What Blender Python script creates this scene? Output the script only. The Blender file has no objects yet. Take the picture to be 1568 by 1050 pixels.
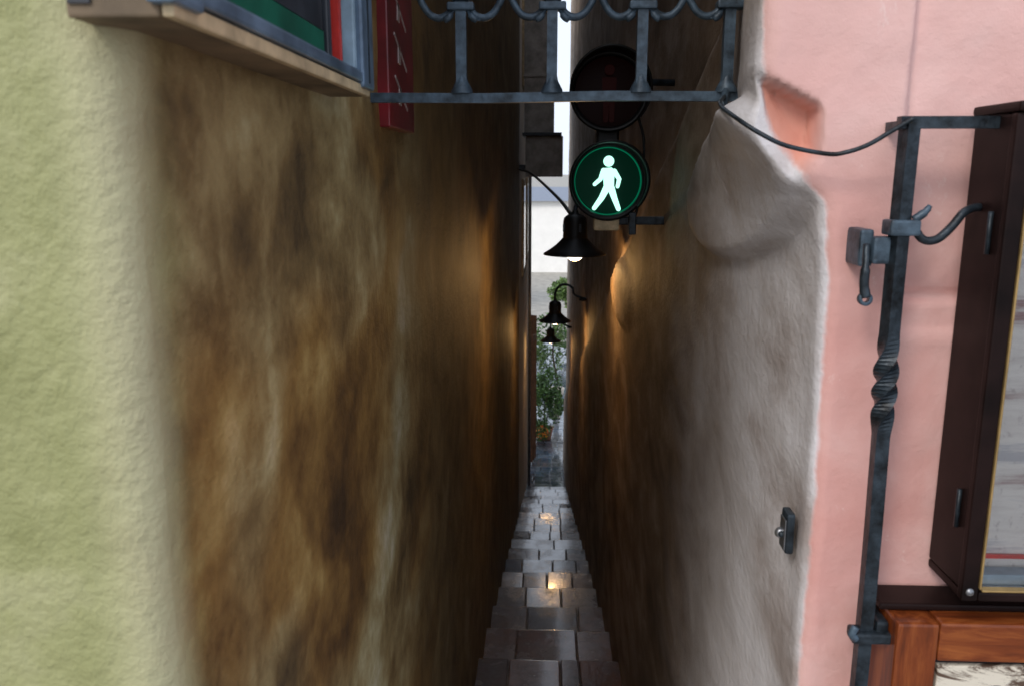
import bpy, bmesh, math, random
from mathutils import Vector, Matrix, noise
random.seed(7)
R=math.radians
scene=bpy.context.scene

# ------------------------------------------------------------------ helpers
def link(o,parent=None):
    scene.collection.objects.link(o)
    if parent: o.parent=parent
    return o
def empty(name):
    e=bpy.data.objects.new(name,None); e.empty_display_size=.1
    return link(e)
def mesh_obj(name,verts,faces,mat=None,parent=None,smooth=False):
    me=bpy.data.meshes.new(name); me.from_pydata([tuple(v) for v in verts],[],faces); me.update()
    if mat: me.materials.append(mat)
    if smooth:
        for p in me.polygons: p.use_smooth=True
    return link(bpy.data.objects.new(name,me),parent)
def bm_obj(name,bm,mat=None,parent=None,smooth=False):
    me=bpy.data.meshes.new(name); bm.to_mesh(me); bm.free()
    if mat: me.materials.append(mat)
    if smooth:
        for p in me.polygons: p.use_smooth=True
    return link(bpy.data.objects.new(name,me),parent)
def add_box(bm,x0,x1,y0,y1,z0,z1,bev=0,tilt=(0,0,0)):
    r=bmesh.ops.create_cube(bm,size=1)
    vs=r['verts']; c=Vector(((x0+x1)/2,(y0+y1)/2,(z0+z1)/2))
    M=Matrix.Translation(c)@Matrix.Rotation(tilt[0],4,'X')@Matrix.Rotation(tilt[1],4,'Y')@Matrix.Rotation(tilt[2],4,'Z')@Matrix.Diagonal((x1-x0,y1-y0,z1-z0,1))
    bmesh.ops.transform(bm,matrix=M,verts=vs)
    if bev>0:
        es=list({e for v in vs for e in v.link_edges})
        bmesh.ops.bevel(bm,geom=es,offset=bev,segments=2,affect='EDGES',profile=.6)
def box(name,x0,x1,y0,y1,z0,z1,mat,parent=None,bev=0,tilt=(0,0,0)):
    bm=bmesh.new(); add_box(bm,x0,x1,y0,y1,z0,z1,bev,tilt)
    return bm_obj(name,bm,mat,parent)
def catmull(pts,n=8):
    pts=[Vector(p) for p in pts]; out=[]
    P=[pts[0]*2-pts[1]]+pts+[pts[-1]*2-pts[-2]]
    for i in range(1,len(P)-2):
        for k in range(n):
            t=k/n; a,b,c,d=P[i-1],P[i],P[i+1],P[i+2]
            out.append(.5*((2*b)+(c-a)*t+(2*a-5*b+4*c-d)*t*t+(3*b-a-3*c+d)*t**3))
    out.append(pts[-1]); return out
def sweep(name,pts,r,mat,parent=None,segs=8,twist=None,smooth=True):
    pts=[Vector(p) for p in pts]; n=len(pts); vs=[];fs=[]
    t0=(pts[1]-pts[0]).normalized()
    up=Vector((0,0,1)) if abs(t0.z)<.9 else Vector((0,1,0))
    side=t0.cross(up).normalized()
    for i,p in enumerate(pts):
        t=((pts[min(i+1,n-1)]-pts[max(i-1,0)])).normalized()
        side=(side-t*side.dot(t)).normalized(); b=t.cross(side)
        rr=r[i] if isinstance(r,(list,tuple)) else r
        tw=twist[i] if twist else 0
        for k in range(segs):
            a=2*math.pi*(k+.5)/segs+tw
            vs.append(p+side*math.cos(a)*rr+b*math.sin(a)*rr)
    for i in range(n-1):
        for k in range(segs):
            a=i*segs+k; b2=i*segs+(k+1)%segs
            fs.append((a,b2,b2+segs,a+segs))
    fs.append(tuple(range(segs))[::-1]); fs.append(tuple((n-1)*segs+k for k in range(segs)))
    return mesh_obj(name,vs,fs,mat,parent,smooth and segs>4)
def lathe(name,prof,center,mat,parent=None,segs=40,axis='Z',smooth=True):
    vs=[];fs=[];c=Vector(center)
    for (r,h) in prof:
        for k in range(segs):
            a=2*math.pi*k/segs
            if axis=='Z': vs.append(c+Vector((r*math.cos(a),r*math.sin(a),h)))
            else: vs.append(c+Vector((r*math.cos(a),h,r*math.sin(a))))
    for i in range(len(prof)-1):
        for k in range(segs):
            a=i*segs+k;b=i*segs+(k+1)%segs
            fs.append((a,b,b+segs,a+segs))
    return mesh_obj(name,vs,fs,mat,parent,smooth)
def sm(a,b,x):
    t=max(0,min(1,(x-a)/(b-a))); return t*t*(3-2*t)
def fr(x,y,z,o=4): return noise.fractal(Vector((x,y,z)),1.0,2.0,o)

# ------------------------------------------------------------------ materials
class NB:
    def __init__(s,name):
        s.m=bpy.data.materials.new(name); s.m.use_nodes=True; s.t=s.m.node_tree; s.n=s.t.nodes; s.l=s.t.links
        s.b=s.n['Principled BSDF']; s.co=s.n.new('ShaderNodeTexCoord')
    def inp(s,sock,v):
        if isinstance(v,bpy.types.NodeSocket): s.l.new(v,sock)
        else: sock.default_value=v
    def noise(s,scale=5,detail=6,rough=.6,dist=0,sc=(1,1,1),rot=(0,0,0),loc=(0,0,0)):
        mp=s.n.new('ShaderNodeMapping'); mp.inputs['Scale'].default_value=sc; mp.inputs['Rotation'].default_value=rot; mp.inputs['Location'].default_value=loc
        s.l.new(s.co.outputs['Object'],mp.inputs['Vector'])
        t=s.n.new('ShaderNodeTexNoise'); t.inputs['Scale'].default_value=scale; t.inputs['Detail'].default_value=detail
        t.inputs['Roughness'].default_value=rough; t.inputs['Distortion'].default_value=dist
        s.l.new(mp.outputs['Vector'],t.inputs['Vector']); return t.outputs['Fac']
    def math(s,op,a,b=0.0,c=None,clamp=False):
        m=s.n.new('ShaderNodeMath'); m.operation=op; m.use_clamp=clamp; s.inp(m.inputs[0],a); s.inp(m.inputs[1],b)
        if c is not None: s.inp(m.inputs[2],c)
        return m.outputs[0]
    def ramp(s,f,stops):
        r=s.n.new('ShaderNodeValToRGB'); e=r.color_ramp.elements
        while len(e)<len(stops): e.new(.5)
        for i,(p,c) in enumerate(stops):
            e[i].position=p; e[i].color=(*c,1)
        s.l.new(f,r.inputs['Fac']); return r.outputs['Color']
    def mix(s,f,a,b,mode='MIX'):
        m=s.n.new('ShaderNodeMix'); m.data_type='RGBA'; m.blend_type=mode
        s.inp(m.inputs[0],f); s.inp(m.inputs[6],a if not isinstance(a,tuple) else (*a,1)[:4]); s.inp(m.inputs[7],b if not isinstance(b,tuple) else (*b,1)[:4])
        return m.outputs[2]
    def mr(s,v,a,b,c=0,d=1):
        m=s.n.new('ShaderNodeMapRange'); m.interpolation_type='SMOOTHSTEP'; s.inp(m.inputs[0],v)
        for i,x in enumerate((a,b,c,d)): m.inputs[i+1].default_value=x
        return m.outputs[0]
    def pos(s):
        x=s.n.new('ShaderNodeSeparateXYZ'); s.l.new(s.co.outputs['Object'],x.inputs[0]); return x.outputs
    def attr(s,name):
        a=s.n.new('ShaderNodeAttribute'); a.attribute_name=name; return a.outputs['Fac']
    def island(s):
        g=s.n.new('ShaderNodeNewGeometry'); return g.outputs['Random Per Island']
    def bump(s,h,strength=.5,dist=.01):
        b=s.n.new('ShaderNodeBump'); b.inputs['Strength'].default_value=strength; b.inputs['Distance'].default_value=dist
        s.l.new(h,b.inputs['Height']); s.l.new(b.outputs[0],s.b.inputs['Normal'])
    def fin(s,col,rough=.85,metal=0,spec=None):
        s.inp(s.b.inputs['Base Color'],col if not isinstance(col,tuple) else (*col,1)[:4])
        s.inp(s.b.inputs['Roughness'],rough); s.b.inputs['Metallic'].default_value=metal
        if spec is not None: s.b.inputs['Specular IOR Level'].default_value=spec
        return s.m
def simple(name,c,rough=.6,metal=0,var=.25,scale=30,bump=.2,bd=.002,spec=None):
    b=NB(name); f=b.noise(scale,4,.6)
    lo=tuple(x*(1-var) for x in c); hi=tuple(min(1,x*(1+var)) for x in c)
    col=b.ramp(f,[(.3,lo),(.7,hi)])
    b.bump(f,bump,bd); return b.fin(col,rough,metal,spec)
def emis(name,c,st,base=(0,0,0)):
    b=NB(name); b.b.inputs['Emission Color'].default_value=(*c,1); b.b.inputs['Emission Strength'].default_value=st
    return b.fin(base,.5,0,.15)

# left wall: stained ochre plaster + yellow green facade
b=NB('stained_ochre_plaster')
n1=b.noise(1,3,.5,.5,sc=(3,2.2,4.0),rot=(R(-8),0,0)); n2=b.noise(1,4,.52,.35,sc=(12,7,8),rot=(R(-12),0,0)); n3=b.noise(1,4,.7,sc=(75,60,75))
n5=b.noise(1,4,.6,0.2,sc=(30,30,22),rot=(R(-12),0,0)); n4=b.noise(1,2,.5,.4,sc=(2,1.6,2.2),loc=(3,1,7))
f=b.math('ADD',b.math('MULTIPLY',n1,.50),b.math('MULTIPLY',n2,.30))
f=b.math('ADD',f,b.math('MULTIPLY',n5,.13)); f=b.math('ADD',f,b.math('MULTIPLY',n3,.07))
col=b.ramp(f,[(.37,(.060,.036,.013)),(.44,(.18,.115,.042)),(.51,(.34,.25,.11)),(.57,(.50,.43,.24)),(.65,(.80,.75,.58))])
warm=b.mr(n4,.47,.60,0,.85)
col=b.mix(warm,col,b.mix(1.0,col,(.78,.52,.22),'MULTIPLY'))
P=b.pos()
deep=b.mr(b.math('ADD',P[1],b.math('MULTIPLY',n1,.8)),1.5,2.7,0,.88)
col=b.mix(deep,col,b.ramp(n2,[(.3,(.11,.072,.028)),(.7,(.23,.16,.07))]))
fac=b.ramp(b.noise(9,4,.6),[(.3,(.27,.28,.11)),(.55,(.36,.365,.165)),(.75,(.45,.44,.24))])
m=b.mr(b.math('ADD',b.attr('side'),b.math('MULTIPLY',b.math('SUBTRACT',n2,.5),.16)),-.11,.02,0,1)
edge=b.mr(b.math('ABSOLUTE',b.math('SUBTRACT',b.attr('side'),-.01)),.0,.06,.6,0)
col=b.mix(m,col,fac)
col=b.mix(edge,col,(.66,.62,.40))  # pale band paints in the light caught by the rounded corner
h=b.math('ADD',b.math('MULTIPLY',n3,.55),b.math('MULTIPLY',n5,.55))
b.bump(h,.85,.007)
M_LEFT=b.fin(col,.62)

# right wall
b=NB('pink_house_plaster')
n1=b.noise(1,4,.55,.5,sc=(3,1.8,3.0)); n2=b.noise(1,4,.55,.35,sc=(14,4,7.5),rot=(R(14),0,0)); n3=b.noise(1,4,.7,sc=(75,60,75)); n5=b.noise(22,4,.6)
f=b.math('ADD',b.math('MULTIPLY',n1,.47),b.math('MULTIPLY',n2,.45)); f=b.math('ADD',f,b.math('MULTIPLY',n3,.08))
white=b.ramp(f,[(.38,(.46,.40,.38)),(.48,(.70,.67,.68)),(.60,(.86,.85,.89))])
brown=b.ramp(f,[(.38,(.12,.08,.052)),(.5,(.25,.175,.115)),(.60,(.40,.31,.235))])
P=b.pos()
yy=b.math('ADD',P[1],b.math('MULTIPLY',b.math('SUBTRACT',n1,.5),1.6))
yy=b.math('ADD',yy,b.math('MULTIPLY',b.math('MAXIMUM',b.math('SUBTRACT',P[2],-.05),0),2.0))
col=b.mix(b.mr(yy,1.25,2.2),white,brown)  # daylight at the mouth and lamp-warm depth painted as pale-to-brown plaster
pk=b.ramp(b.noise(5,5,.6,.3),[(.3,(.70,.34,.30)),(.5,(.77,.42,.38)),(.7,(.83,.53,.49))])
up=b.mr(b.math('ADD',P[2],b.math('MULTIPLY',n1,.3)),-.1,.35,0,.5)
pk=b.mix(up,pk,(.84,.58,.54))
sal=b.attr('salmon')
pk=b.mix(b.math('MULTIPLY',sal,.7),pk,(.70,.27,.17))  # shade of the hollow deepened in the colour with a darker salmon
stain=b.mr(b.noise(1,5,.7,.3,sc=(9,9,3)),.56,.72,0,.4)
pk=b.mix(stain,pk,(.60,.33,.28))
scuff=b.mr(b.noise(1,6,.75,.2,sc=(14,14,10),loc=(5,2,1)),.62,.68,0,.4)
pk=b.mix(scuff,pk,(.88,.68,.64))
m=b.mr(b.math('ADD',b.attr('side'),b.math('MULTIPLY',b.math('SUBTRACT',n5,.5),.02)),-.005,.005,0,1)
col=b.mix(m,col,pk)
amp=b.mr(m,0,1,1,.45)
h=b.math('ADD',b.math('MULTIPLY',n3,.45),b.math('MULTIPLY',n5,.55))
b.bump(b.math('MULTIPLY',h,amp),.75,.007)
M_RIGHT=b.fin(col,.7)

b=NB('cream_plaster'); f=b.noise(3,5,.65,.2)
M_CREAM=b.fin(b.ramp(f,[(.3,(.64,.56,.46)),(.6,(.80,.75,.66)),(.75,(.84,.81,.74))]),.85)
M_SILL=simple('cream_wood',(.56,.44,.27),.6,var=.35,scale=25)
M_SOFF=simple('weathered_soffit_wood',(.18,.13,.08),.7,var=.5,scale=14,bump=.5)
M_IRON=simple('blue_grey_iron',(.060,.092,.125),.45,.2,var=.65,scale=50,bump=.7)
M_DIRON=simple('dark_iron',(.024,.034,.044),.42,.35,var=.85,scale=45,bump=1.0)
M_BLACK=simple('black_enamel',(.006,.007,.0075),.42,.0,spec=.35)
M_BLUEF=simple('blue_grey_frame',(.13,.19,.27),.3,.2,var=.6,scale=14,bump=.4)
M_DWOOD=simple('dark_brown_frame',(.013,.006,.0055),.5,var=.6,scale=12,spec=.15)
M_GOLD=simple('gold_trim',(.45,.30,.12),.35,.5)
M_LBLUE=simple('pale_blue_mount',(.30,.42,.52),.4)
M_RED=simple('red_trim',(.65,.04,.03),.4)
M_GREEN=simple('green_panel',(.008,.14,.085),.4,var=.4,scale=9)
M_DARK=simple('dark_panel',(.035,.04,.05),.3,var=.6,scale=8)
M_REDS=simple('maroon_sign',(.20,.014,.020),.3,var=.5,scale=10)
M_WHITE=simple('white_lettering',(.5,.42,.40),.5)
M_STEEL=simple('steel_plate',(.30,.31,.33),.35,.8)
M_DUCT=simple('weathered_duct',(.26,.24,.22),.6,var=.4,scale=9)
M_ROOF=simple('grey_roof',(.22,.25,.31),.7)
M_TILE=simple('terracotta_roof',(.32,.11,.06),.8,var=.4,scale=5)
b=NB('varnished_wood'); g=b.noise(1,6,.65,.6,sc=(60,60,7))
WR=[(.3,(.065,.014,.005)),(.5,(.19,.043,.011)),(.7,(.34,.10,.025))]
M_VARN=b.fin(b.ramp(g,WR),.28)
b=NB('varnished_wood_rail'); g=b.noise(1,6,.65,.6,sc=(7,60,60))
M_VARN2=b.fin(b.ramp(g,WR),.28)
b=NB('worn_white_board'); g=b.noise(1,8,.75,.8,sc=(6,10,22)); g2=b.mr(b.math('ADD',g,b.mr(b.pos()[2],-.66,-.605,0,.14)),.55,.62)
M_WORN=b.fin(b.mix(g2,(.72,.66,.55),(.10,.06,.04)),.7)
b=NB('printed_paper'); g=b.noise(1,6,.7,.2,sc=(3,3,26)); g2=b.noise(1,5,.7,0,sc=(90,10,60))
c1=b.ramp(g,[(.36,(.34,.20,.20)),(.45,(.70,.66,.63)),(.56,(.84,.81,.77)),(.66,(.50,.50,.53))])
M_PAPER=b.fin(b.mix(b.mr(g2,.55,.68,0,.5),c1,(.35,.3,.3)),.5)
def glassmat(name):
    m=bpy.data.materials.new(name); m.use_nodes=True; n=m.node_tree.nodes; l=m.node_tree.links
    n.remove(n['Principled BSDF']); o=n['Material Output']
    t=n.new('ShaderNodeBsdfTransparent'); g=n.new('ShaderNodeBsdfGlossy'); g.inputs['Roughness'].default_value=.02
    fz=n.new('ShaderNodeFresnel'); fz.inputs['IOR'].default_value=1.5; mx=n.new('ShaderNodeMixShader')
    l.new(fz.outputs[0],mx.inputs[0]); l.new(t.outputs[0],mx.inputs[1]); l.new(g.outputs[0],mx.inputs[2]); l.new(mx.outputs[0],o.inputs['Surface']); return m
M_GLASS=glassmat('pane_glass')
b=NB('wet_stair_stone'); r=b.island(); n1=b.noise(6,5,.65,.2); n3=b.noise(60,5,.7)
cA=b.ramp(r,[(0,(.13,.080,.072)),(.35,(.20,.125,.11)),(.6,(.12,.115,.13)),(.85,(.25,.16,.14)),(1,(.20,.18,.19))])
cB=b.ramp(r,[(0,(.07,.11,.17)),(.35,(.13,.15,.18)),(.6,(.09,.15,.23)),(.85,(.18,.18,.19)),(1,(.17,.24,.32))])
c=b.mix(b.mr(b.pos()[1],3.4,5.6),cA,cB)  # blue on the farther treads paints sky reflection into the stone colour
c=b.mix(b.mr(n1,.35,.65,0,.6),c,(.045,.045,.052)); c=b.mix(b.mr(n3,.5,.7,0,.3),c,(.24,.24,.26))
wet=b.mr(n1,.42,.62,.05,.30)
b.bump(b.math('ADD',b.math('MULTIPLY',n1,.7),b.math('MULTIPLY',n3,.22)),.4,.008)
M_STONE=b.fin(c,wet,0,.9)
M_STONE.node_tree.nodes['Principled BSDF'].inputs['Coat Weight'].default_value=.7
M_STONE.node_tree.nodes['Principled BSDF'].inputs['Coat Roughness'].default_value=.08
M_MORTAR=simple('stair_mortar',(.04,.035,.035),.4,scale=40,bump=.6,bd=.01)
M_STREET=simple('street_paving',(.20,.19,.18),.7,scale=6,bump=.5,bd=.02)
M_GROUND=simple('ground_gravel',(.36,.34,.30),.8,scale=3,bump=.5,bd=.02)
def leafmat(name,a,c2):
    b=NB(name); return b.fin(b.ramp(b.island(),[(0,a),(.6,c2),(1,tuple(x*1.8 for x in c2))]),.5)
M_LEAF=leafmat('shrub_leaves',(.03,.07,.02),(.085,.17,.045))
M_LEAF2=leafmat('tree_leaves',(.05,.09,.02),(.13,.21,.06))
b=NB('orange_petals'); M_FLOW=b.fin(b.ramp(b.island(),[(0,(.8,.16,.02)),(.6,(.9,.42,.03)),(1,(.85,.08,.06))]),.5)
M_BARK=simple('bark',(.09,.065,.045),.9,scale=20,bump=.8,bd=.02)
M_OWOOD=simple('old_brown_wood',(.16,.08,.045),.7,var=.4,scale=14)
M_POT=simple('terracotta_pot',(.35,.14,.08),.8)
M_WIN=simple('window_pane_dark',(.03,.035,.04),.1)

# ------------------------------------------------------------------ sheets
def sheet(name,C,Z,func,mat,parent):
    vs=[];fs=[];att=[];att2=[]
    for z in Z:
        for c in C:
            p,s,q=func(c,z); vs.append(p);att.append(s);att2.append(q)
    n=len(C)
    for j in range(len(Z)-1):
        for i in range(n-1):
            a=j*n+i; fs.append((a,a+1,a+1+n,a+n))
    o=mesh_obj(name,vs,fs,mat,parent,True)
    for nm,A in (('side',att),('salmon',att2)):
        at=o.data.attributes.new(nm,'FLOAT','POINT'); at.data.foreach_set('value',A)
    return o
def frange(a,b,s):
    n=max(1,int(round((b-a)/s))); return [a+(b-a)*i/n for i in range(n)]
TOP=3.2  # out-of-view wall tops kept low to let more sky light into the alley
Zs=frange(-5.3,-1.6,.15)+frange(-1.6,-.9,.04)+frange(-.9,-.20,.016)+frange(-.20,.16,.006)+frange(.16,.30,.012)+frange(.30,.9,.06)+frange(.9,TOP,.4)+[TOP]
Zl=frange(-5.3,-1.6,.15)+frange(-1.6,.30,.022)+frange(.30,.9,.06)+frange(.9,TOP,.4)+[TOP]

pink_house=empty('pink_house')
def Xc(z):
    K=[(-9,.342),(-.3,.345),(-.12,.343),(-.03,.332),(.01,.312),(.05,.280),(.085,.256),(.12,.248),(9,.248)]
    for (a,x),(c,y) in zip(K,K[1:]):
        if z<=c: return x+(y-x)*(z-a)/(c-a)
def XR(Y,z,xc):
    v=max(0,Y-1.05)
    line=.26-.33*(Y-1.72)
    base=.322+.034*sm(line-.02,line+.03,z)*sm(1.3,1.8,Y)
    x=base+(xc-base)*math.exp(-(v/.33)**2)
    q=1-((Y-1.42)/.42)**2-((z+.03+.14*(Y-1.42))/.12)**2
    x-=.044*sm(0,.38,q)*(.55+.45*sm(-.16,.04,z+.14*(Y-1.42)))
    q=1-((Y-3.6)/.6)**2-((z+.50)/.16)**2
    x-=.020*sm(0,.5,q)
    x+=.006*fr(Y*2.5,z*3,1.3)*sm(0,.1,v)+.002*fr(Y*9,z*12,4.1,3)
    return x
def hollow(X,z):
    zt=.112-.50*(X-.25)
    return (1-sm(.320,.329,X))*(1-sm(zt-.006,zt+.002,z))*sm(-.20,-.04,z)
def rfun(c,z):
    kind,v=c; xc=Xc(z)
    r=.022
    wob=.0022*fr(z*4,3,1)+.0010*fr(z*30,1,2)
    if kind=='f':
        X=xc+r+v; Y=1.05
        pr=sm(.425,.432,X)
        Y+=.014*pr*sm(-.160,-.150,z)
        Y+=-.008*pr*math.exp(-((z+.205)/.007)**2)
        Y+=.008*math.exp(-((z+.153)/.004)**2)*pr
        hl=hollow(X,z)
        Y+=.038*hl
        Y+=.005*fr(X*3,z*3,9)+.0018*fr(X*14,z*14,5,3)
        return (X,Y,z),v+.02,hl
    if kind=='a':
        a=v*math.pi/2
        X=xc+r-r*math.sin(a)+wob*.6; hl=hollow(X,z)
        Y=1.05+r-r*math.cos(a)+.038*hl*(1-v)+.005*fr(X*3,z*3,9)*(1-v)
        return (X+(XR(1.05+r,z,xc)-xc)*v,Y,z),.02-.04*v,hl
    Y=1.05+r+v
    return (XR(Y,z,xc)+wob*.6*max(0,1-v*5),Y,z),-.02-v,0
a=.014
vv=[0.0]
while vv[-1]<13.2: vv.append(vv[-1]+a); a=min(.3,a*1.03)
cols=[('w',x) for x in vv[::-1]]+[('a',1-k/7) for k in range(1,7)]+[('f',x) for x in frange(0,.24,.004)+frange(.24,.5,.010)+frange(.5,3,.1)+frange(3,9,1)+[9]]
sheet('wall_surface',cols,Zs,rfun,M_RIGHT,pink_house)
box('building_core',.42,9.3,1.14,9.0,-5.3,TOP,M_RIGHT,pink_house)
box('rear_core',.42,9.3,9.0,14.25,-5.3,TOP-.05,M_CREAM,pink_house)

ochre_house=empty('ochre_house')
def lfun(c,z):
    kind,v=c; r=.030
    wob=.003*fr(z*5,7,1)+.0012*fr(z*25,1,8)
    if kind=='w':
        Y=.555+r+v
        X=-.28+.006*fr(Y*2.2,z*2.5,11)+.002*fr(Y*7,z*10,14,3)
        X+=wob*max(0,1-v*6)
        return (X,Y,z),-.03-v,0
    if kind=='a':
        a=v*math.pi/2
        return (-.28-r+r*math.sin(a)+wob*v,.555+r-r*math.cos(a)+.003*fr(-.3*4,z*4,3)*(1-v),z),.02-.05*v,0
    X=-.28-r-v
    return (X,.555-.05*min(v,.3)+.003*fr(X*4,z*4,3),z),.02+v,0
a=.012; vv=[0.0]
while vv[-1]<8.0: vv.append(vv[-1]+a); a=min(.2,a*1.03)
cols=[('f',x) for x in ([9,6,4,2,1]+frange(0,.6,.02)[::-1])]+[('a',k/7) for k in range(1,7)]+[('w',x) for x in vv]
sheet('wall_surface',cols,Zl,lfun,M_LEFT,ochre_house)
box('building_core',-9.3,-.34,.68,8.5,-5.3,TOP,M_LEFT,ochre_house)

cream_house=empty('cream_house')
box('wall',-9.3,-.285,8.62,13.4,-5.3,2.7,M_CREAM,cream_house)
for k,(y0,z0) in enumerate([(9.6,-1.2),(11.4,-1.2),(9.6,.9),(11.4,.9)]):
    box('window_frame_%d'%k,-.30,-.262,y0,y0+.8,z0,z0+1.1,M_SILL,cream_house,.004)
    box('window_pane_%d'%k,-.30,-.258,y0+.08,y0+.72,z0+.08,z0+1.02,M_WIN,cream_house)
sweep('drainpipe',[(-.25,12.6,2.6),(-.25,12.6,-4.9)],.025,M_STEEL,cream_house)
def roof(par,x0,x1,y0,y1,z,h,mat):
    xm=(x0+x1)/2
    mesh_obj('roof',[(x0,y0,z),(x1,y0,z),(x1,y1,z),(x0,y1,z),(xm,y0,z+h),(xm,y1,z+h)],[(0,4,5,3),(1,2,5,4),(0,1,4),(2,3,5),(0,3,2,1)],mat,par)
roof(pink_house,.345,9.4,1.0,14.3,TOP+.01,2.4,M_TILE)
roof(ochre_house,-9.4,-.30,.5,8.55,TOP+.01,2.4,M_TILE)
roof(cream_house,-9.4,-.30,8.62,13.5,2.71,1.8,M_TILE)
for par,xs,yf in ((pink_house,(1.9,3.8,5.7),1.05),(ochre_house,(-2.6,-4.6,-6.6),.535)):
    for k,x in enumerate(xs):
        for j,z in enumerate((-.5,1.4)):
            box('street_window_frame_%d_%d'%(k,j),x-.5,x+.5,yf-.04,yf+.06,z,z+1.5,M_SILL,par,.01)
            box('street_window_pane_%d_%d'%(k,j),x-.42,x+.42,yf-.05,yf+.03,z+.08,z+1.42,M_WIN,par)

# ------------------------------------------------------------------ ground, street, stairs
mesh_obj('ground',[(-400,-400,-5.02),(400,-400,-5.02),(400,900,-5.02),(-400,900,-5.02)],[(0,1,2,3)],M_GROUND)
bm=bmesh.new(); add_box(bm,-40,40,-40,1.3,-5.0,-1.5); bm_obj('street',bm,M_STREET)
st=empty('stone_stairs')
bm=bmesh.new()
bmm=bmesh.new()
for i in range(23):
    y0=1.3+.5*i; z=-(1.63+.15*i)
    add_box(bmm,-.35,.40,y0+.002,y0+.498,-5.3,z-.010-.0007*i)
    rows=[(y0,y0+.5)] if random.random()<.7 else [(y0,y0+.22),(y0+.22,y0+.5)]
    for (a,c) in rows:
        k=random.choice([3,3,2,4]); cuts=sorted([-.29+.64*(j+random.uniform(-.28,.28))/k for j in range(1,k)])
        xs=[-.30]+cuts+[.36]
        for x0,x1 in zip(xs,xs[1:]):
            dz=random.uniform(-.004,.003)
            over=.014 if c>y0+.45 else 0
            add_box(bm,x0+.002,x1-.002,a+.002,c-.002+over,z-.14,z+dz,.006,(R(random.uniform(-.9,.6)),R(random.uniform(-1.1,1.1)),R(random.uniform(-.8,.8))))
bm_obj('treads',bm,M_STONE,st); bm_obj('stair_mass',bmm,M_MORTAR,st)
bm=bmesh.new(); y=12.82
while y<24:
    d=random.uniform(.18,.26); x=-.30-(0 if y<13.4 else 1.5)+random.uniform(-.1,0)
    xe=.42 if y<14.3 else 2
    while x<xe:
        w=random.uniform(.16,.3); add_box(bm,x,x+w-.006,y,y+d-.006,-5.1,-4.955+random.uniform(-.006,.004),.006,(R(random.uniform(-.7,.7)),R(random.uniform(-.7,.7)),0)); x+=w
    y+=d
bm_obj('paved_path',bm,M_STONE)

# ------------------------------------------------------------------ iron grille
gr=empty('iron_grille')
GY=1.38
sweep('bottom_rail',[(-.285,GY,.112),(-.1,GY,.1105),(.1,GY,.1135),(.30,GY,.112)],.0105,M_IRON,gr,4)
sweep('top_rail',[(-.285,GY,.66),(.33,GY,.66)],.0105,M_IRON,gr,4)
bars=[-.136,.006,.145,.278]
for i,x in enumerate(bars):
    sweep('bar_%d'%i,[(x,GY,.112),(x,GY,.66)],.0115,M_IRON,gr,4)
    lathe('foot_%d'%i,[(.018,0),(.0165,.006),(.010,.018),(.0075,.03)],(x,GY,.118),M_IRON,gr,12)
    box('collar_%d'%i,x-.021,x+.021,GY-.014,GY+.014,.241,.253,M_IRON,gr,.003)
    box('collar_cap_%d'%i,x-.014,x+.014,GY-.016,GY+.016,.255,.270,M_IRON,gr,.004)
    for s in (-1,1):
        if i==3 and s==1: continue
        base=[(x+s*.012,.250),(x+s*.020,.237),(x+s*.034,.231),(x+s*.048,.236),(x+s*.059,.250),(x+s*.066,.268),(x+s*.069,.29),(x+s*.060,.312),(x+s*.046,.316),(x+s*.038,.304),(x+s*.045,.295)]
        P3=catmull([(a,GY,c) for a,c in base],5)
        sweep('scroll_%d_%d'%(i,s),P3,[.0058]*(len(P3)-8)+[.0050]*8,M_IRON,gr,8)
        sweep('leaf_%d_%d'%(i,s),catmull([(x+s*.010,GY-.004,.243),(x+s*.020,GY-.008,.229),(x+s*.030,GY-.004,.227)],5),[.003]*3+[.0055]*5+[.002]*3,M_IRON,gr,8)
sweep('side_bracket',catmull([(.278,GY,.13),(.270,GY-.03,.10),(.272,GY-.02,.07),(.285,GY,.055),(.30,GY+.02,.05)],6),.006,M_IRON,gr)

# ------------------------------------------------------------------ wall display case on the left
lc=empty('wall_display_case')
x0,x1,y0,y1,z0,z1=-.282,-.228,.53,1.11,.095,.75
box('back_panel',x0-.01,x0+.004,y0,y1,z0+.004,z1,M_DARK,lc)
box('bottom_board',x0-.012,x1-.008,y0+.002,y1-.002,z0-.004,z0+.008,M_SOFF,lc,.002)
box('bottom_trim',x1-.007,x1+.001,y0+.002,y1-.002,z0-.004,z0+.0075,M_SILL,lc,.002)
box('frame_bottom',x1-.012,x1+.004,y0-.004,y1+.004,z0+.009,z0+.022,M_BLUEF,lc,.003)
box('frame_top',x1-.012,x1+.004,y0-.004,y1+.004,z1-.03,z1,M_BLUEF,lc,.004)
box('frame_far_stile',x1-.014,x1+.006,y1-.055,y1+.006,z0+.003,z1,M_BLUEF,lc,.004)
box('frame_stile_groove',x1+.0055,x1+.0075,y1-.030,y1-.026,z0+.01,z1,M_DIRON,lc)
box('frame_inner_bead',x1-.018,x1-.002,y1-.068,y1-.056,z0+.024,z1-.03,M_LBLUE,lc,.002)
box('frame_near_stile',x1-.014,x1+.006,y0-.006,y0+.04,z0+.003,z1,M_BLUEF,lc,.004)
box('near_side',x0-.01,x1-.013,y0,y0+.012,z0+.008,z1,M_BLUEF,lc,.002)
box('far_side',x0-.01,x1-.015,y1-.012,y1,z0+.008,z1,M_BLUEF,lc,.002)
box('green_poster',x1-.020,x1-.016,y0+.06,y1-.155,z0+.012,z0+.052,M_GREEN,lc)
box('dark_poster',x1-.021,x1-.017,y0+.06,y1-.155,z0+.0535,z1-.04,M_DARK,lc)
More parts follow.
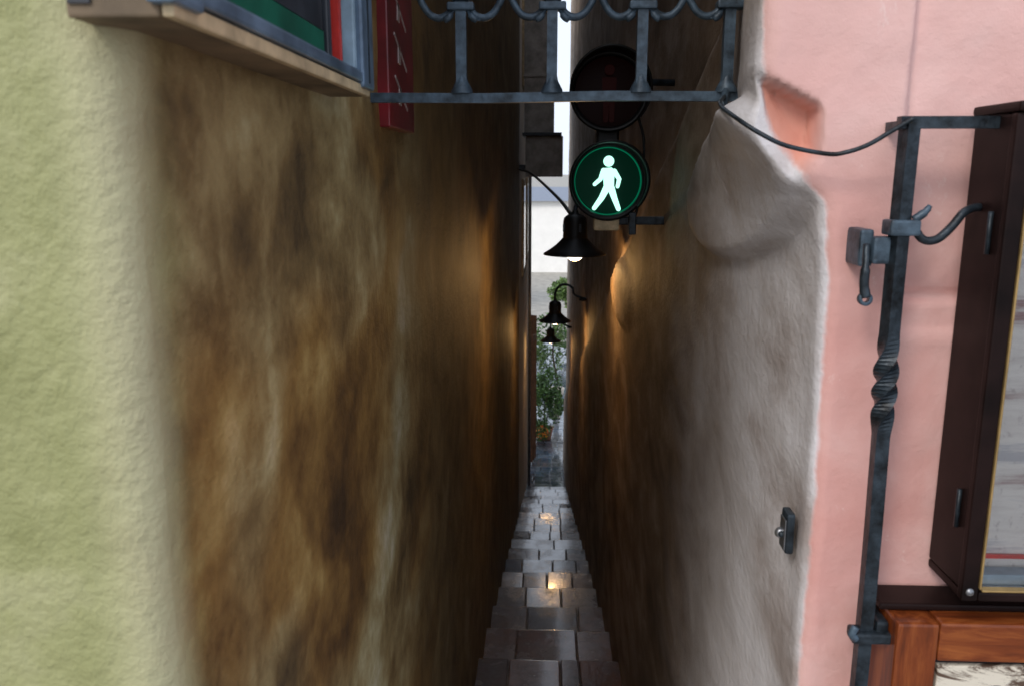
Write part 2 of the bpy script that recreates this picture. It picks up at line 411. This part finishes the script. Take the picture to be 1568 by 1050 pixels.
box('grey_mullion',x1-.020,x1-.012,y1-.150,y1-.135,z0+.012,z1-.04,M_DARK,lc,.002)
box('red_strip',x1-.022,x1-.010,y1-.110,y1-.097,z0+.012,z1-.04,M_RED,lc)

rs=empty('red_wall_sign')
box('board',-.29,-.262,1.44,1.70,.070,.72,M_REDS,rs,.003)
for k in range(4):
    z=.13+.07*k
    box('letter_stroke_%d'%k,-.262,-.2605,1.49,1.62,z,z+.005,M_WHITE,rs,0,(R(-22),0,0))
    box('letter_bar_%d'%k,-.262,-.2605,1.53,1.55,z-.018,z+.012,M_WHITE,rs,0,(R(-5),0,0))

# ------------------------------------------------------------------ pedestrian signal
sg=empty('pedestrian_traffic_light')
M_LENSG=emis('green_lens',(.0,.30,.15),.03,(.002,.010,.007))
M_RIMG=emis('green_rim_glow',(.0,.9,.42),.11,(.005,.05,.03))
M_WALK=emis('walking_figure_light',(.46,1.0,.80),1.7,(.1,.2,.15))
M_LENSR=emis('red_lens',(.3,.01,.0),.004,(.003,.002,.002))
M_STAND=emis('standing_figure_off',(.6,.02,.01),.008,(.004,.002,.002))
SY=2.35
def fig(name,cx,cz,polys,mat,y,s=1,par=sg):
    bm=bmesh.new()
    for poly in polys:
        vs=[bm.verts.new((cx+px*s,y,cz+pz*s)) for px,pz in poly]
        f=bm.faces.new(vs)
    r=bmesh.ops.extrude_face_region(bm,geom=bm.faces[:]); bmesh.ops.translate(bm,verts=[v for v in r['geom'] if isinstance(v,bmesh.types.BMVert)],vec=(0,.002,0))
    bmesh.ops.recalc_face_normals(bm,faces=bm.faces[:])
    return bm_obj(name,bm,mat,par)
def circ(cx,cz,r,n=20): return [(cx+r*math.cos(2*math.pi*k/n),cz+r*math.sin(2*math.pi*k/n)) for k in range(n)]
def limb(a,b_,w0,w1):
    a=Vector(a);b_=Vector(b_); d=(b_-a).normalized(); n=Vector((-d.y,d.x)); out=[a-n*w0]
    out+= [b_-n*w1]; 
    for k in range(1,6):
        an=-math.pi/2+math.pi*k/6; out.append(b_+n*w1*math.sin(an)+d*w1*math.cos(an))
    out+=[b_+n*w1,a+n*w0]
    for k in range(1,6):
        an=math.pi/2-math.pi*k/6; out.append(a+n*w0*math.sin(an)-d*w0*math.cos(an))
    return [(p.x,p.y) for p in out]
for nm,cx,cz,ml in (('green',.166,-.031,M_LENSG),('red',.164,.205,M_LENSR)):
    R0=.104
    lathe(nm+'_housing',[(0,.13),(.05,.13),(.085,.10),(R0,.05),(R0,.0),(R0+.003,-.004),(R0-.004,-.006),(.092,.0),(.092,.02)],(cx,SY,cz),M_BLACK,sg,48,'Y')
    lathe(nm+'_lens',[(0,.010),(.05,.012),(.092,.018)],(cx,SY,cz),ml,sg,48,'Y')
    vs=[];fs=[];n=40
    for k in range(n+1):
        a=R(-40)+R(260)*k/n
        L=.10*(.35+.65*math.sin(math.pi*k/n))
        for rr,yy in ((R0,.0),(R0+.004,-L),(R0-.001,-L),(R0-.004,.0)):
            vs.append((cx+rr*math.cos(a),SY+yy,cz+rr*math.sin(a)))
    for k in range(n):
        for q in range(4):
            a=k*4+q;b2=k*4+(q+1)%4; fs.append((a,b2,b2+4,a+4))
    mesh_obj(nm+'_visor',vs,fs,M_BLACK,sg,True)
lathe('green_rim',[(.089,.016),(.090,.004),(.0925,.002),(.0925,.012)],(.166,SY,-.031),M_RIMG,sg,48,'Y')
s=.00196
W=[circ(0,29*s*.98,7.5*s),
   [(-8*s,19*s),(4*s,20*s),(9*s,16*s),(8*s,4*s),(8*s,-8*s),(-6*s,-8*s),(-7*s,4*s)],
   limb((-7*s,16*s),(-11*s,4*s),3.4*s,3*s),limb((-11*s,4*s),(-19*s,-3*s),3*s,2.6*s),
   limb((8*s,15*s),(15*s,4*s),3.4*s,3*s),limb((15*s,4*s),(13*s,-6*s),3*s,2.6*s),
   limb((-2*s,-8*s),(-9*s,-22*s),5*s,4*s),limb((-9*s,-22*s),(-19*s,-36*s),4*s,3*s),
   limb((4*s,-8*s),(9*s,-22*s),5*s,4*s),limb((9*s,-22*s),(15*s,-37*s),4*s,3.2*s)]
for i,p in enumerate(W): fig('walking_figure_%d'%i,.167,-.033,[p],M_WALK,SY+.001+.0002*i)
S=[circ(0,30*s,7*s),[(-10*s,20*s),(10*s,20*s),(9*s,-6*s),(-9*s,-6*s)],limb((-4*s,-8*s),(-4*s,-36*s),4*s,3.5*s),limb((4*s,-8*s),(4*s,-36*s),4*s,3.5*s)]
for i,p in enumerate(S): fig('standing_figure_%d'%i,.164,.202,[p],M_STAND,SY+.001+.0002*i)
box('connector',.135,.195,SY+.02,SY+.09,.066,.108,M_BLACK,sg,.006)
box('lower_bracket',.13,.20,SY+.0,SY+.06,-.165,-.130,M_SILL,sg,.006)
box('bracket_arm',.19,.34,SY+.02,SY+.045,-.150,-.128,M_DIRON,sg,.004)
box('bracket_plate',.225,.245,SY-.01,SY+.03,-.175,-.115,M_DIRON,sg,.003)
sweep('signal_cable',catmull([(.245,SY+.02,.14),(.262,SY+.02,.08),(.262,SY+.02,0),(.255,SY+.02,-.08),(.24,SY+.02,-.14)],6),.004,M_BLACK,sg)
sweep('upper_arm',[(.19,SY+.10,.24),(.36,SY+.14,.24)],.010,M_DIRON,sg)

# ------------------------------------------------------------------ wall lamps
M_BULB=emis('lit_bulb',(1,.86,.68),6,(1,.9,.8))
M_SHIN=simple('shade_inside',(.5,.45,.38),.5)
def lamp(pos,wallx,power,goose=True):
    x,y,z=pos; L=empty('street_lamp')
    prof=[(.143,0),(.141,.006),(.115,.022),(.088,.042),(.064,.066),(.054,.078),(.056,.082),(.054,.088),(.054,.150),(.050,.166),(.036,.178),(.016,.184),(.014,.198),(.0,.200)]
    lathe('shade',prof,pos,M_BLACK,L)
    lathe('shade_lining',[(.141,.001),(.112,.017),(.085,.037),(.05,.070),(0,.072)],pos,M_SHIN,L)
    lathe('bulb',[(0,-.030),(.018,-.027),(.032,-.016),(.039,0),(.036,.018),(.022,.04),(.015,.068)],pos,M_BULB,L,24)
    for k in range(4):
        a=k*math.pi/2+.4
        box('vent_%d'%k,x+.054*math.cos(a)-.006,x+.054*math.cos(a)+.006,y+.054*math.sin(a)-.006,y+.054*math.sin(a)+.006,z+.105,z+.14,M_DIRON,L,.002)
    w=wallx
    if goose: sweep('gooseneck',catmull([(x,y,z+.19),(x,y,z+.25),(x+.03,y,z+.31),(x+.09,y,z+.33),(x+.15,y,z+.30),(x+.17,y,z+.24),(w+.02,y,z+.20)],6),.011,M_DIRON,L)
    else: sweep('arm',catmull([(x,y,z+.19),(x+.01,y+.03,z+.22),(x+.08,y+.12,z+.21),(w+.03,y+.2,z+.15)],6),.010,M_DIRON,L)
    if goose: lathe('wall_rose',[(.0,-.02),(.03,-.016),(.04,0)],(w-.005,y,z+.20),M_DIRON,L,20)
    ld=bpy.data.lights.new('lamp_light','POINT'); ld.energy=power; ld.color=(1,.56,.20); ld.shadow_soft_size=.03
    lo=link(bpy.data.objects.new('lamp_light',ld),L); lo.location=(x,y,z-.065)
    return L
lamp((.128,3.85,-.378),.33,4.4,False)
lamp((.080,7.40,-1.32),.33,4.4)
lamp((.065,11.5,-2.33),.33,3.6)
sweep('overhead_cable',catmull([(-.27,8.4,.0),(-.12,6.5,-.03),(.05,4.6,-.14),(.11,3.9,-.20)],10),.009,M_BLACK)

du=empty('ventilation_duct')
box('shaft',-.235,.065,8.7,9.0,.36,2.7,M_DUCT,du,.006)
box('outlet_box',-.22,.155,8.62,9.04,-.07,.33,M_DUCT,du,.01)
box('flange',-.25,.14,8.58,9.08,.33,.362,M_DIRON,du,.004)
for k,z in enumerate((.9,1.5,2.1)): box('seam_%d'%k,-.241,.071,8.69,9.01,z,z+.03,M_DUCT,du,.003)
box('wall_bracket',-.29,-.22,8.7,8.95,.0,.05,M_DIRON,du,.003)

# ------------------------------------------------------------------ right side ironwork
ir=empty('wrought_iron_bracket')
PX=.407; PY=.995
zs=frange(-.95,-.32,.1)+frange(-.32,-.185,.005)+frange(-.185,.055,.05)+[.055]
tw=[1.6*math.pi*sm(0,1,(z+.315)/.125) for z in zs]
rad=[.0115+.0035*math.sin(math.pi*max(0,min(1,(z+.315)/.125))) for z in zs]
sweep('post',[(PX+.0012*math.sin(z*9),PY,z) for z in zs],rad,M_DIRON,ir,4,tw)
sweep('top_bar',[(PX-.012,PY,.052),(.60,PY,.052)],.0095,M_DIRON,ir,4)
sweep('wall_stay',[(PX,PY,.05),(PX,1.07,.05)],.007,M_DIRON,ir,4)
box('collar',PX-.016,PX+.018,PY-.015,PY+.015,-.074,-.056,M_IRON,ir,.003)
sweep('scroll_arm',catmull([(PX+.012,PY-.004,-.062),(PX+.024,PY-.006,-.078),(PX+.040,PY-.006,-.078),(PX+.056,PY-.004,-.064),(PX+.070,PY,-.048),(PX+.086,PY+.01,-.043),(PX+.10,PY+.02,-.043)],7),.0050,M_DIRON,ir)
sweep('scroll_tip',catmull([(PX+.012,PY-.006,-.056),(PX+.022,PY-.008,-.048),(PX+.028,PY-.008,-.040)],5),[.005]*6+[.004]*3+[.003]*2,M_IRON,ir)
box('wall_lug',PX-.028,PX+.002,PY+.0,PY+.02,-.108,-.076,M_IRON,ir,.004)
box('lug_plate',PX-.040,PX-.024,PY+.01,PY+.06,-.112,-.068,M_IRON,ir,.004)
sweep('hook',catmull([(PX-.034,PY+.006,-.085),(PX-.037,PY-.004,-.11),(PX-.037,PY-.004,-.13),(PX-.034,PY-.004,-.146)],6),[.004]*7+[.0055]*8+[.006]*4,M_DIRON,ir)
lathe('hook_ring',[(.004,-.004),(.008,-.004),(.008,.004),(.004,.004),(.004,-.004)],(PX-.034,PY-.002,-.148),M_IRON,ir,18,'Y')
box('lower_clamp',PX-.018,PX+.032,PY-.016,PY+.010,-.585,-.570,M_DIRON,ir,.004)
box('lower_clamp_stay',PX+.012,PX+.028,PY-.01,PY+.05,-.582,-.556,M_DIRON,ir,.005)
sweep('lower_curl',catmull([(PX-.014,PY-.014,-.578),(PX-.020,PY-.016,-.570),(PX-.016,PY-.016,-.560)],5),.005,M_IRON,ir)
sweep('loose_cable',catmull([(.272,1.36,.112),(.235,1.2,.087),(.226,1.05,.060),(.250,1.02,.040),(.28,1.02,.027),(.325,1.015,.018),(.345,1.01,.020),(.365,1.0,.028),(.385,.99,.042),(.405,.98,.056)],8),.0028,M_DIRON)

# right display case
rc=empty('menu_display_case')
x0,x1,y0,y1,z0,z1=.503,.93,.95,1.046,-.50,.06
box('case_body_side',x0,x0+.014,y0+.012,y1,z0+.004,z1,M_DWOOD,rc,.003)
box('case_body_far_side',x1-.014,x1,y0+.012,y1,z0+.004,z1,M_DWOOD,rc,.003)
box('case_bottom',x0,x1,y0+.012,y1,z0-.008,z0+.003,M_DWOOD,rc,.003)
box('case_top',x0-.004,x1+.01,y0-.008,y1,z1+.001,z1+.012,M_DWOOD,rc,.004)
box('back_board',x0+.014,x1-.014,y1-.05,y1-.04,z0+.004,z1,M_PAPER,rc)
box('frame_stile',x0-.003,x0+.016,y0-.002,y0+.011,z0-.006,z1,M_DWOOD,rc,.003)
box('gold_bead',x0+.0165,x0+.0190,y0-.003,y0+.008,z0+.010,z1,M_GOLD,rc,.001)
box('frame_stile_far',x1-.02,x1+.003,y0-.002,y0+.011,z0-.006,z1,M_DWOOD,rc,.003)
box('frame_rail',x0+.0165,x1-.021,y0-.002,y0+.011,z0-.006,z0+.006,M_DWOOD,rc,.003)
box('gold_bead_bottom',x0+.020,x1-.021,y0-.003,y0+.008,z0+.0065,z0+.0090,M_GOLD,rc,.001)
box('inner_mount_bottom',x0+.021,x1-.021,y0+.016,y0+.04,z0+.006,z0+.020,M_LBLUE,rc,.002)
box('inner_mount_side',x0+.021,x0+.027,y0+.016,y0+.04,z0+.021,z1,M_LBLUE,rc,.002)
box('red_line',x0+.03,x1-.03,y0+.040,y0+.044,z0+.030,z0+.035,M_RED,rc)
box('glass_pane',x0+.019,x1-.019,y0+.010,y0+.0115,z0+.008,z1,M_GLASS,rc)
for k,z in enumerate((-.40,-.07)):
    sweep('hinge_%d'%k,[(x0-.003,y0+.03,z-.024),(x0-.003,y0+.03,z+.024)],.003,M_DIRON,rc)
lathe('corner_screw',[(0,-.003),(.004,-.002),(.005,0)],(x0+.006,y0-.002,z0+.006),M_STEEL,rc,14,'Y')

wb=empty('wooden_menu_board')
x0,x1,y0,y1,z1=.436,.98,.965,1.045,-.545
box('top_rail',x0+.052,x1-.05,y0,y1,z1-.052,z1,M_VARN2,wb,.004)
box('stile',x0,x0+.051,y0-.001,y1,-1.2,z1-.001,M_VARN,wb,.004)
box('stile_far',x1-.049,x1,y0-.001,y1,-1.2,z1-.001,M_VARN,wb,.004)
box('bottom_rail',x0+.052,x1-.05,y0,y1,-1.2,-1.15,M_VARN2,wb,.004)
box('top_ledge',x0-.012,x1+.012,y0+.028,y1,z1+.001,z1+.010,M_DWOOD,wb,.003)
box('dark_rebate',x0+.0515,x1-.0495,y0+.018,y1-.004,-1.15,z1-.053,M_DARK,wb)
box('worn_panel',x0+.058,x1-.056,y0+.008,y0+.017,-1.145,z1-.062,M_WORN,wb,.002)

ip=empty('door_bell_plate')
box('plate',.326,.3375,1.074,1.104,-.510,-.452,M_DIRON,ip,.004)
box('plate_inner',.3245,.3265,1.077,1.101,-.506,-.462,M_STEEL,ip,.001)
lathe('button_boss',[(0,0),(.005,0),(.007,.003),(.008,.006)],(.3235,1.088,-.486),M_STEEL,ip,18,'Y')
bm=bmesh.new(); bmesh.ops.create_icosphere(bm,subdivisions=3,radius=.0045); bmesh.ops.translate(bm,verts=bm.verts[:],vec=(.3235,1.088,-.486)); bm_obj('button',bm,M_DIRON,ip,True)

# ------------------------------------------------------------------ vegetation beyond
def leaves(name,blobs,n,size,mat,parent):
    vs=[];fs=[]
    for (c,rad) in blobs:
        for _ in range(n):
            while True:
                p=Vector([random.uniform(-1,1) for _ in range(3)])
                if p.length<=1 and p.length>random.random()*.9: break
            if fr(p.x*2+c[0]*3,p.y*2,p.z*2+c[2])<-.15: continue
            q=Vector((c[0]+p.x*rad[0],c[1]+p.y*rad[1],c[2]+p.z*rad[2]))
            d=Vector([random.gauss(0,1) for _ in range(3)]).normalized(); e=d.cross(Vector([random.gauss(0,1) for _ in range(3)])).normalized()
            s=size*random.uniform(.6,1.3); k=len(vs)
            vs+= [q-d*s,q+e*s*.45,q+d*s,q-e*s*.45]; fs.append((k,k+1,k+2,k+3))
    return mesh_obj(name,vs,fs,mat,parent)
sh=empty('flowering_shrub')
leaves('foliage',[((-.02,15.2,-4.35),(.34,.4,.45)),((.08,15.4,-3.95),(.24,.3,.35)),((-.10,15.2,-4.0),(.18,.3,.30)),((.16,15.3,-4.3),(.2,.3,.3)),((-.12,14.9,-4.7),(.22,.25,.2))],1000,.038,M_LEAF,sh)
leaves('flowers',[((-.12,14.75,-4.68),(.20,.2,.12))],130,.030,M_FLOW,sh)
lathe('pot',[(0,0),(.13,0),(.17,.20),(.18,.22),(.15,.22)],(-.02,15.2,-4.95),M_POT,sh)
for k in range(4): sweep('stem_%d'%k,catmull([(-.02,15.2,-4.75),(-.02+.1*math.cos(k*1.6),15.2+.1*math.sin(k*1.6),-4.4),(.02+.16*math.cos(k*1.6),15.2+.14*math.sin(k*1.6),-4.05)],4),.008,M_BARK,sh)
vn=empty('climbing_vine')
leaves('foliage',[((.24,17.2,-3.3),(.14,.3,.35)),((-.12,17.4,-3.7),(.16,.3,.30)),((.05,17.6,-4.0),(.35,.3,.35))],400,.045,M_LEAF2,vn)
sweep('stem',catmull([(.2,17.4,-5),(.25,17.4,-4.4),(.15,17.4,-3.8),(.22,17.3,-3.2)],6),.02,M_BARK,vn)
gd=empty('wooden_gate')
for k in range(4): box('plank_%d'%k,-.28+.03*k,-.246+.03*k,13.72+.10*k,13.76+.10*k,-4.93,-2.35-.02*k,M_OWOOD,gd,.004)
box('rail_top',-.27,-.13,13.82,13.86,-2.8,-2.7,M_OWOOD,gd,.004,(0,0,R(65)))
fb=empty('stone_planter')
lathe('bowl',[(0,0),(.10,0),(.06,.05),(.06,.35),(.15,.5),(.17,.62),(.14,.62),(.10,.5)],(.22,16.6,-4.95),M_CREAM,fb)
def tree(x,y,z,h,r):
    T=empty('leafy_tree')
    sweep('trunk',catmull([(x,y,z),(x+.1,y,z+h*.25),(x,y+.1,z+h*.5),(x+.1,y,z+h*.8)],6),[(.22-.17*i/18)*h/3.4 for i in range(19)],M_BARK,T,10)
    bl=[]
    for k in range(14):
        a=k*2.4; rr=r*random.uniform(.3,.8); zz=z+h*random.uniform(.5,1.0)
        c=(x+rr*math.cos(a),y+rr*math.sin(a),zz); bl.append((c,(r*.38,r*.38,r*.3)))
        sweep('limb_%d'%k,catmull([(x+.03,y,z+h*.45),((x+c[0])/2,(y+c[1])/2,(z+h*.45+zz)/2+.1),c],4),[.06,.055,.05,.045,.04,.035,.03,.025,.02],M_BARK,T,6)
    leaves('crown',bl,400,.09,M_LEAF2,T)
tree(1.15,24,-5,2.3,1.0)
tree(-2.6,31,-5,3.2,1.7)
hg=empty('hedge')
leaves('foliage',[((-3+1.0*k,22,-4.4),(.7,.5,.7)) for k in range(8)],700,.07,M_LEAF,hg)

dh=empty('white_house')
M_WWALL=simple('white_plaster',(.92,.91,.88),.85,var=.05,scale=2)
box('walls',-5,7,42,50,-5.1,-1.5,M_WWALL,dh)
mesh_obj('roof',[(-5.3,41.7,-1.5),(7.3,41.7,-1.5),(7.3,50.3,-1.5),(-5.3,50.3,-1.5),(-5.3,46,-.9),(7.3,46,-.9)],[(0,1,5,4),(2,3,4,5),(1,2,5),(3,0,4),(0,3,2,1)],M_ROOF,dh)
for k,x in enumerate((-3.8,-2.2,1.9,3.6,5.4)):
    box('window_frame_%d'%k,x-.1,x+.8,41.95,42.05,-4.0,-2.7,M_SILL,dh,.01); box('window_pane_%d'%k,x,x+.7,41.93,42.03,-3.9,-2.8,M_WIN,dh)

# ------------------------------------------------------------------ light
w=bpy.data.worlds.new('World'); scene.world=w; w.use_nodes=True
nt=w.node_tree; bg=nt.nodes['Background']; sk=nt.nodes.new('ShaderNodeTexSky'); sk.sky_type='NISHITA'; sk.sun_disc=False
SE,SA=R(40),R(212)
sk.sun_elevation=SE; sk.sun_rotation=SA; sk.dust_density=4; sk.air_density=1.0; sk.ozone_density=1.5
tc=nt.nodes.new('ShaderNodeTexCoord'); nz=nt.nodes.new('ShaderNodeTexNoise'); nz.inputs['Scale'].default_value=1.6; nz.inputs['Detail'].default_value=5
nt.links.new(tc.outputs['Generated'],nz.inputs['Vector'])
mr=nt.nodes.new('ShaderNodeMapRange'); mr.inputs[1].default_value=.3; mr.inputs[2].default_value=.7; mr.inputs[3].default_value=.55; mr.inputs[4].default_value=.95
nt.links.new(nz.outputs['Fac'],mr.inputs[0])
mx=nt.nodes.new('ShaderNodeMix'); mx.data_type='RGBA'; nt.links.new(mr.outputs[0],mx.inputs[0]); nt.links.new(sk.outputs[0],mx.inputs[6]); mx.inputs[7].default_value=(7.2,7.9,9.1,1)
nt.links.new(mx.outputs[2],bg.inputs[0]); bg.inputs[1].default_value=.15
sd=bpy.data.lights.new('sun','SUN'); sd.energy=1.25; sd.angle=R(16); sd.color=(1,.95,.88)
so=link(bpy.data.objects.new('sun',sd))
tosun=Vector((math.sin(SA)*math.cos(SE),math.cos(SA)*math.cos(SE),math.sin(SE)))
so.rotation_euler=tosun.to_track_quat('Z','Y').to_euler(); so.location=(0,-10,12)

# ------------------------------------------------------------------ camera
cd=bpy.data.cameras.new('camera'); cam=link(bpy.data.objects.new('camera',cd))
cd.sensor_width=36; cd.lens=29.6; cd.clip_start=.02; cd.clip_end=2000
cam.rotation_euler=(R(90-11.6),0,R(2.35)); cam.location=(0,0,0)
cd.dof.use_dof=True; cd.dof.focus_distance=2.0; cd.dof.aperture_fstop=9
scene.camera=cam
scene.view_settings.view_transform='Standard'; scene.view_settings.look='None'; scene.view_settings.exposure=0
